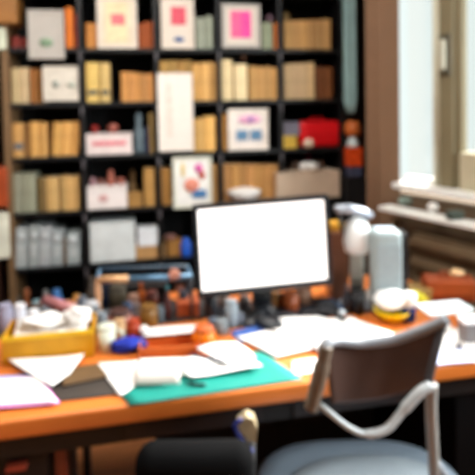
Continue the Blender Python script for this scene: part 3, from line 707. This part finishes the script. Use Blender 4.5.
# metal rack
t = thing('rack', 'low rack with tan and steel blue top bar at the desk back', 'rack')
ra = D(99, 322); rb = D(192, 319); hh = 43*sc(ra); STB = mat((96, 136, 168), .35, metal=.3)
u = (rb-ra); up_ = Vector((0, 0, hh)); bk_ = Vector((.0, .12, 0))
o = MB().tube([ra+up_, ra+up_+u*.33], .012, mat((206, 158, 112), .6)).build('bar', t); tag(o, 'tan wooden bar end')
MB().tube([ra+up_+u*.33, rb+up_], .011, STB).build('bar', t)
MB().tube([ra+up_+bk_, rb+up_+bk_], .009, mat((58, 78, 96), .4)).build('bar', t)
for q, cl in ((ra, (190, 142, 104)), (rb, (60, 64, 72)), (ra+bk_, (60, 64, 72)), (rb+bk_, (60, 64, 72))):
    MB().tube([q+Vector((0, 0, .001)), q+up_], .010 if q == ra else .006, mat(cl, .5)).build('post', t)
for f in (0, 1): MB().tube([ra+u*f+up_, ra+u*f+up_+bk_], .007, STB).build('crossbar', t)
tag(MB().blob((0, 0, .0), (.022, .018, .02), mat((190, 130, 110), .8), 3, .2).build('cloth', loc=ra+u*.82+up_+Vector((0, 0, .008))), 'peach coloured rag draped on the right of rack bar', 'cloth')
# wooden tray with red box and paper
t, W_, H, c = dbox('wooden_tray', 'flat orange wooden tray left of the monitor', 'tray', 138, 347, 197, 357, (196, 96, 36), .07, parts='open', rz=-.0, bev=.003)
t, W_, H2, c = dbox('book', 'red brown book lying above the wooden tray', 'book', 140, 334, 203, 345, (140, 42, 16), .06)
sheet('paper_sheet', 'white paper on the red brown lying book', 'paper', [(141, 329), (198, 325), (203, 332), (143, 337)], PAPER, H2+.002, .001)
tag(MB().blob((0, 0, .014), (.014, .014, .014), WHITE, 3, .03).build('ball', loc=D(144, 334, TOP+H2+.004)), 'white ball standing in for a highlight at the left end of the red brown book', 'ball')  # small white ball added in place of a highlight
p = D(204, 346); t = thing('glass_jar', 'glossy amber glass jar at the right end of the red book', 'jar', p)
MB().lathe([(.026, 0), (.036, .008), (.038, .03), (.034, .046), (.024, .05)], (0, 0, 0), mat((224, 112, 10), .12, .3, 30)).build('body', t)
MB().lathe([(.024, 0), (.03, .002), (.03, .010), (.02, .012)], (0, 0, .05), mat((190, 84, 14), .3)).build('lid', t)
dbox('box', 'terracotta box behind the amber jar left of monitor', 'box', 176, 303, 198, 318, (176, 84, 44), .08)

# ------------------------------------------------------------------ monitor
Dm = 1.80
bl, br = atD(198, 299, Dm), atD(331, 284, Dm*1.035); tl, tr = atD(192, 204, Dm), atD(328, 194.5, Dm*1.035)
ctr = (bl+br+tl+tr)/4; xa = (br-bl+tr-tl); xa.z = 0; xa.normalize(); za = Vector((0, 0, 1)); ya = za.cross(xa)
MW = ((br-bl).length+(tr-tl).length)/2; MH = ((tl-bl).length+(tr-br).length)/2
rollm = math.atan2(((br+tr)-(bl+tl)).z, ((br+tr)-(bl+tl)).dot(xa))
print('monitor', ctr, MW, MH, 'roll', rollm)
t = thing('monitor', 'black flat monitor with blank white screen in the desk middle', 'monitor', (ctr.x, ctr.y, TOP), math.atan2(xa.y, xa.x))
cz = ctr.z-TOP; RM = Matrix.Translation((0, 0, cz)) @ Matrix.Rotation(-rollm, 4, 'Y')
BZ = mat((16, 22, 28), .35, .05)
b = MB(); bw = .016
b.box((-MW/2+bw/2, 0, 0), (bw, .03, MH), BZ, .003, M=RM); b.box((MW/2-bw/2, 0, 0), (bw, .03, MH), BZ, .003, M=RM)
b.box((0, 0, MH/2-bw/2), (MW-2*bw, .03, bw), BZ, .003, M=RM); b.box((0, 0, -MH/2+.011), (MW-2*bw, .03, .022), BZ, .003, M=RM)
b.build('bezel', t)
MB().box((0, .0, 0), (MW-2*bw+.004, .012, MH-.03), mat((255, 250, 246), .4, .0, emit=1.05), M=RM).build('screen', t)
MB().box((0, .026, 0), (MW*.96, .03, MH*.94), BZ, .01, M=RM).build('back_shell', t)
MB().box((.0, .05, (cz)/2+.005), (.07, .025, cz), BZ, .006).build('stand_neck', t)
MB().lathe([(.12, 0), (.125, .004), (.118, .012), (.05, .02), (.03, .04)], (0, .02, 0), mat((20, 24, 30), .3), 32, sx=1, sy=.75).build('stand_base', t)
b = MB()
for k in range(4): b.box((.06+k*.02, -.016, -MH/2+.010), (.008, .003, .005), mat((60, 66, 74), .4), M=RM)
b.build('buttons', t)
# around the monitor foot
p = D(268, 328); t = thing('computer_mouse', 'large black mouse in front of the monitor', 'mouse', p, .6)
MB().blob((0, 0, .02), (.036, .06, .022), mat((22, 26, 32), .3), 3, .02).build('body', t)
MB().box((0, .03, .040), (.006, .018, .006), mat((80, 84, 90), .4), .002).build('scroll_wheel', t)
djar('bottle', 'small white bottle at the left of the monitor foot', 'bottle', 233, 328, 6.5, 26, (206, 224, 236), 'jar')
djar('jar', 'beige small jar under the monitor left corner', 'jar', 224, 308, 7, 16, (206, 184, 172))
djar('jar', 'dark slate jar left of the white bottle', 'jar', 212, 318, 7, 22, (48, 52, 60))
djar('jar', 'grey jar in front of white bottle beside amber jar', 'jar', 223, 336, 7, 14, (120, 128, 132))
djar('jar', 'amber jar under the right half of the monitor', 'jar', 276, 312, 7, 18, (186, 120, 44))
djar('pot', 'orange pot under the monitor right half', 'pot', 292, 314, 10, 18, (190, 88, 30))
djar('pot', 'pale terracotta pot below the monitor right corner', 'pot', 306, 306, 9, 16, (196, 146, 116))
def cable(label, pts, col, r=.005, z=.006):
    tag(MB().tube([D(x, y, TOP+z+dz_) for x, y, dz_ in pts], r, mat(col, .4)).build('cable'), label, 'cable')
cable('black cable looping right of the monitor foot', [(300, 318, 0), (312, 312, .01), (326, 311, .02), (338, 316, .01), (345, 320, 0), (336, 324, 0), (318, 322, 0)], (16, 18, 26), .008, .010)
cable('blue grey cable curving beside the monitor', [(322, 302, .02), (332, 300, .03), (340, 306, .02), (344, 314, 0)], (70, 100, 140), .006, .008)
cable('dark cable left of the monitor on the desk', [(206, 326, 0), (216, 330, .004), (226, 326, .004), (244, 322, 0)], (20, 22, 30), .006)
cloth('cloth', 'black pouch right of the monitor foot', 'pouch', 326, 316, 13, (14, 15, 20), .026, ry=.6)
tag(MB().blob((0, 0, .012), (.014, .014, .012), mat((170, 176, 180), .3), 2, .03).build('knob', loc=D(342, 316, TOP+.022)), 'grey round knob at the cable end right of monitor', 'knob')
# brown box, lamp, speaker
dbox('storage_box', 'tall brown box standing behind the monitor right edge', 'box', 331, 232, 348, 300, (122, 78, 56), .10)
pp = D(339, 300); k_ = sc(pp)
tag(MB().box((0, 0, .016), (.06, .05, .032), mat((206, 150, 40), .5), .005).build('tin', loc=(pp.x, pp.y+.04, TOP+68*k_+.002)), 'small yellow tin on the tall brown box', 'tin')
pL = D(357, 305); kL = sc(pL); t = thing('desk_lamp', 'desk lamp with round white shade and silver arm', 'lamp', pL)
SIL = mat((170, 178, 190), .3, metal=.5)
MB().lathe([(.07, 0), (.072, .006), (.06, .014), (.02, .02)], (0, 0, 0), SIL).build('base', t)
MB().lathe([(7*kL, 0), (7*kL, 60*kL), (6*kL, 62*kL)], (0, 0, .016), mat((172, 178, 172), .5)).build('stem', t)
hS = (305-233)*kL
MB().lathe([(.3*11*kL, -17*kL), (12*kL, -17*kL), (13.5*kL, -8*kL), (13*kL, 4*kL), (10*kL, 12*kL), (5*kL, 16*kL), (.5*kL, 17*kL)], (-.002, -.01, hS), mat((240, 246, 248), .4, .02), 24).build('lamp_shade', t)
MB().tube([(-24*kL, -.02, hS+27*kL), (-8*kL, -.02, hS+26*kL), (6*kL, -.02, hS+22*kL), (14*kL, -.02, hS+18*kL)], [.016, .018, .016, .013], SIL).build('arm', t)
MB().tube([(-20*kL, -.01, hS+24*kL), (-16*kL, 0, hS+8*kL), (-6*kL, 0, hS-14*kL)], .008, BLACK).build('arm_joint', t)
pS = D(391, 318); kS = sc(pS); t = thing('speaker', 'tall rounded light grey loudspeaker right of the lamp', 'speaker', pS+Vector((.01, .06, 0)), -.25)
hh = 86*kS; ww = 29*kS
MB().box((0, 0, hh/2), (ww, .11, hh), mat((150, 164, 166), .45, .04), .022, seg=5).build('body', t)
MB().box((0, -.055, hh*.46), (ww*.82, .006, hh*.78), mat((140, 154, 158), .7, .06, 60), .003).build('grille', t)
MB().box((0, 0, hh-.006), (ww*.7, .08, .014), mat((206, 222, 236), .3), .006).build('top_cap', t)
MB().box((ww/2+.012, .02, hh*.48), (.024, .09, hh*.94), mat((12, 12, 14), .4), .003).build('rear_shell', t)
# right side of desk
t = djar('mug', 'black mug in front of the lamp base', 'mug', 361, 316, 8, 24, (18, 18, 24), 'cup')
djar('bottle', 'dark bottle with pale side left of the black mug', 'bottle', 349, 314, 5, 28, (70, 74, 84), 'bottle')
tag(MB().blob((0, 0, .034), (.030, .03, .036), PAPER, 3, .04).build('ball', loc=D(373, 306)), 'white round ball between the black mug and speaker', 'ball')
p = D(392, 320); t = thing('bowl', 'bright yellow bowl right of the monitor', 'bowl', p)
YL = mat((244, 206, 0), .35, .04)
MB().lathe([(.028, 0), (.032, .004), (.056, .026), (.062, .040), (.058, .040), (.05, .026), (.02, .01)], (0, 0, 0), YL, 26).build('body', t)
tag(MB().blob((0, 0, .022), (.056, .05, .034), PAPER, 3, .12, 5).build('cloth', loc=p+Vector((-.004, .004, .048))), 'crumpled white cloth heaped in the yellow bowl', 'cloth')
cloth('cloth', 'yellow green cloth behind the yellow bowl', 'cloth', 414, 306, 16, (206, 196, 40), .028, ry=.5)
djar('jar', 'short white jar with blue base and yellow side', 'jar', 412, 323, 7.5, 17, (24, 84, 200), cap=(245, 245, 245))
tag(MB().lathe([(.025, 0), (.028, .004), (.028, .03), (.02, .034)], (0, 0, 0), WHITE).build('jar', loc=D(412, 323, TOP)+Vector((0, .024, .062))), 'white lid jar stacked on the blue jar', 'jar')
t = thing('serving_tray', 'flat white tray on a short white foot at the desk right', 'tray', D(450, 329))
kk = sc(D(450, 329))
MB().box((0, .03, 18*kk), (50*kk, .09, .014), mat((226, 240, 244), .35), .006).build('tray_top', t); MB().lathe([(.026, 0), (.028, .004), (.014, .01), (.014, 16*kk)], (-.012, .02, 0), WHITE).build('foot', t)
dbox('box', 'grey box with white top at the right picture edge', 'box', 464, 320, 500, 346, (118, 112, 112), .05, col2=(240, 240, 242))
dbox('storage_box', 'ochre box behind the yellow cloth under the radiator', 'box', 409, 290, 432, 306, (150, 118, 62), .08)
dbox('box', 'brown wooden box right of ochre box', 'box', 394, 286, 408, 303, (104, 80, 54), .08)

# orange leather bag at the back right of the desk
p = D(456, 304); k = sc(p); LE = mat((150, 66, 30), .4, .15)
t = thing('bag', 'orange brown leather bag at the back right of the desk', 'bag', p+Vector((0, .05, 0)), -.35)
MB().box((0, 0, 12*k), (52*k, .09, 24*k), LE, .02, seg=4).build('body', t)
MB().box((0, -.046, 15*k), (46*k, .008, 14*k), mat((168, 80, 38), .35, .1), .003).build('flap', t)
MB().tube([(-10*k, 0, 23*k), (-8*k, 0, 28*k), (8*k, 0, 28*k), (10*k, 0, 23*k)], .004, LE).build('handle', t)
tag(MB().blob((0, 0, .012), (.03, .02, .014), mat((232, 190, 140), .4), 3, .1).build('cloth', loc=p+Vector((.03, .04, 24*k+.001))), 'pale peach cloth on the orange leather bag', 'cloth')

# ------------------------------------------------------------------ grey chair in the foreground
ch = thing('chair', 'grey chair with dark brown curved backrest at the desk', 'chair', (0, 0, 0))
Dc = 1.16
def CP(px, py, d=0): return atD(px, py, Dc+d)
GR = mat((128, 132, 138), .38, .05); GRB = mat((106, 92, 78), .4, .05); SHELL = mat((74, 52, 44), .5, .08)
# backrest shell: rows from top to bottom, concave seen from behind
P = []; n = 16
top = [(323, 341), (350, 343), (385, 341), (418, 331), (446, 319)]; bot = [(332, 404), (352, 403), (378, 400), (405, 393), (428, 384)]
def poly(pl, u):
    f = u*(len(pl)-1); i = min(int(f), len(pl)-2); f -= i; return tuple(pl[i][k]*(1-f)+pl[i+1][k]*f for k in (0, 1))
for i in range(n+1):
    v = i/n; row = []
    for j in range(n+1):
        u_ = j/n; a = poly(top, u_); b_ = poly(bot, u_); px = a[0]*(1-v)+b_[0]*v; py = a[1]*(1-v)+b_[1]*v
        row.append(CP(px, py, .05*math.sin(PI*u_)+.01+.03*u_+.02*v))
    P.append(row)
MB().grid(P, SHELL, .016, normal=(math.sin(YAW)*.95, math.cos(YAW)*.95, .0)).build('backrest', ch)
def sm(pts, k=6):
    pts = [Vector(p) for p in pts]; out = []
    for i in range(len(pts)-1):
        p0 = pts[max(i-1, 0)]; p1 = pts[i]; p2 = pts[i+1]; p3 = pts[min(i+2, len(pts)-1)]
        for q in range(k):
            s = q/k; out.append(.5*((2*p1)+(p2-p0)*s+(2*p0-5*p1+4*p2-p3)*s*s+(3*p1-p0-3*p2+p3)*s**3))
    return out+[pts[-1]]
MB().tube(sm([CP(322, 352, .0), CP(327, 344, .01), CP(338, 341, .03), CP(362, 343, .055), CP(392, 340, .06), CP(420, 331, .05), CP(442, 322, .035), CP(446, 320, .03)]), .013, GR, ry=.012).build('top_rail', ch)
MB().tube(sm([CP(326, 346, .0), CP(322, 366), CP(316, 390), CP(311, 409)]), [.015]*6+[.018]*6+[.016]*7, GRB).build('side_frame', ch)
MB().tube(sm([CP(443, 323, .035), CP(436, 350, .03), CP(428, 385, .03)]), .009, mat((74, 74, 78), .4)).build('side_frame', ch)
MB().tube(sm([CP(320, 405, 0), CP(330, 413, -.01), CP(350, 428, -.01), CP(368, 434, -.005), CP(388, 428, 0), CP(405, 408, .01), CP(420, 392, .015), CP(430, 386, .02)]), [.0065]*18+[.009]*12+[.012]*13, mat((184, 190, 192), .3, .03, metal=.1)).build('support_tube', ch)
g0 = CP(434, 470, .05)
MB().tube(sm([CP(432, 384, .03), CP(431, 410, .035), CP(434, 470, .05), Vector((g0.x+.02, g0.y-.02, .02))]), .013, mat((140, 138, 134), .4, .05)).build('leg', ch)
# seat: a rounded pad at z .47
zs = .50
sq = [onZ(px, py, zs) for px, py in ((252, 456), (330, 439), (395, 438), (452, 475))]
cx = onZ(350, 500, zs); lp = sq[0]; rp = onZ(440, 470, zs)
c0 = (onZ(345, 438, zs)); seatc = Vector((onZ(328, 437, zs).x-.0, onZ(345, 437, zs).y-.24, zs))
hw = .275
b = MB(); prof = [(.86, -.05), (1.0, -.035), (1.02, -.012), (.97, .0), (.8, .004), (.4, -.004), (.02, -.008)]
vs = []; NN = 40
def sup(a, e=3.0):
    c_, s_ = math.cos(a), math.sin(a); return (abs(c_)**(2/e)*(1 if c_ > 0 else -1), abs(s_)**(2/e)*(1 if s_ > 0 else -1))
fs = []
for r_, z in prof:
    for k in range(NN):
        x_, y_ = sup(2*PI*k/NN); vs.append((x_*hw*r_, y_*.24*r_, z))
for j in range(len(prof)-1):
    for k in range(NN): fs.append((j*NN+k, j*NN+(k+1) % NN, (j+1)*NN+(k+1) % NN, (j+1)*NN+k))
fs.append(tuple(range(NN))[::-1]); fs.append(tuple((len(prof)-1)*NN+k for k in range(NN)))
b._add(vs, fs, mat((112, 126, 138), .5, .05), Matrix.Translation(seatc) @ Matrix.Rotation(-YAW, 4, 'Z'), True)
b.build('seat', ch)
b = MB(); vs = []
for r_, z in [(.80, -.004), (.83, .006), (.80, .014), (.6, .018), (.05, .018)]:
    for k in range(NN):
        x_, y_ = sup(2*PI*k/NN, 2.4); vs.append((x_*hw*r_, y_*.22*r_, z))
b._add(vs, [f for f in fs[:4*NN]]+[tuple(range(NN))[::-1], tuple(4*NN+k for k in range(NN))], mat((130, 142, 150), .5, .05), Matrix.Translation(seatc+Vector((.02, -.035, 0))) @ Matrix.Rotation(-YAW, 4, 'Z'), True)
tag(b.build('cushion', ch), 'paler grey raised cushion')
for (dx, dy) in ((-.17, .17), (.17, .17), (-.19, -.17)):
    q = seatc+Vector((dx, dy, -.04)); MB().tube([q, Vector((q.x+dx*.12, q.y+dy*.12, 0))], .012, GR).build('leg', ch)
q1 = CP(316, 404, 0); q2 = seatc+Vector((-.2, -.14, -.03))
MB().tube(sm([CP(434, 460, .05), seatc+Vector((.2, -.14, -.035)), q2]), .010, GR).build('seat_frame', ch)

# second, black chair with beige armrest
bch = thing('chair', 'black office chair with beige armrest pad, cut by the bottom edge', 'chair')
BF = mat((5, 5, 6), .9, .1, spec=.1)
Dk = 1.12; c = atD(196, 512, Dk)
MB().box((0, 0, 0), (.255, .09, .30), BF, .04, seg=5, M=Matrix.Translation((c.x, c.y, c.z+.00)) @ Matrix.Rotation(-YAW, 4, 'Z')).build('backrest', bch)
MB().box((0, .18, -.22), (.30, .28, .08), BF, .03, seg=4, M=Matrix.Translation((c.x, c.y, c.z)) @ Matrix.Rotation(-YAW, 4, 'Z')).build('seat', bch)
MB().tube([(c.x+.04, c.y+.2, c.z-.26), (c.x+.04, c.y+.2, .08)], .025, BLACK).build('post', bch)
for k in range(5):
    a_ = k*2*PI/5; MB().tube([(c.x+.04, c.y+.2, .09), (c.x+.04+.2*math.cos(a_), c.y+.2+.2*math.sin(a_), .06)], .016, BLACK).build('foot', bch)
    MB().blob((c.x+.04+.2*math.cos(a_), c.y+.2+.2*math.sin(a_), .026), (.026, .026, .026), BLACK, 2, 0).build('caster', bch)
Da = 1.22
ar = [atD(px, py, Da) for px, py in ((246, 417), (254, 420), (257, 430), (256, 443), (248, 441), (240, 432), (237, 424))]
axd = Vector((fwd.x, fwd.y, 0)).normalized()
def slab(pts, dth, m):
    b = MB(); n = len(pts); vs = [p for p in pts]+[p+axd*dth for p in pts]
    return b._add(vs, [tuple(range(n)), tuple(range(n, 2*n))[::-1]]+[(k, (k+1) % n, n+(k+1) % n, n+k) for k in range(n)], m)
o = slab(ar, .03, mat((176, 160, 126), .7, .15, 30)).build('armrest', bch); tag(o, 'beige armrest pad')
o = MB().tube(sm([atD(241, 419, Da-.003), atD(235, 427, Da-.003), atD(241, 439, Da-.003), atD(252, 452, Da-.003)]), .005, mat((44, 58, 140), .5)).build('piping', bch); tag(o, 'blue piping below armrest')
MB().tube([atD(250, 440, Da+.08), atD(250, 500, Da+.08), (c.x+.12, c.y+.15, c.z-.22)], .014, BLACK).build('armrest_post', bch)

dbox('organiser', 'black low organiser box behind the metal rack', 'box', 100, 287, 165, 306, (16, 17, 22), .06)
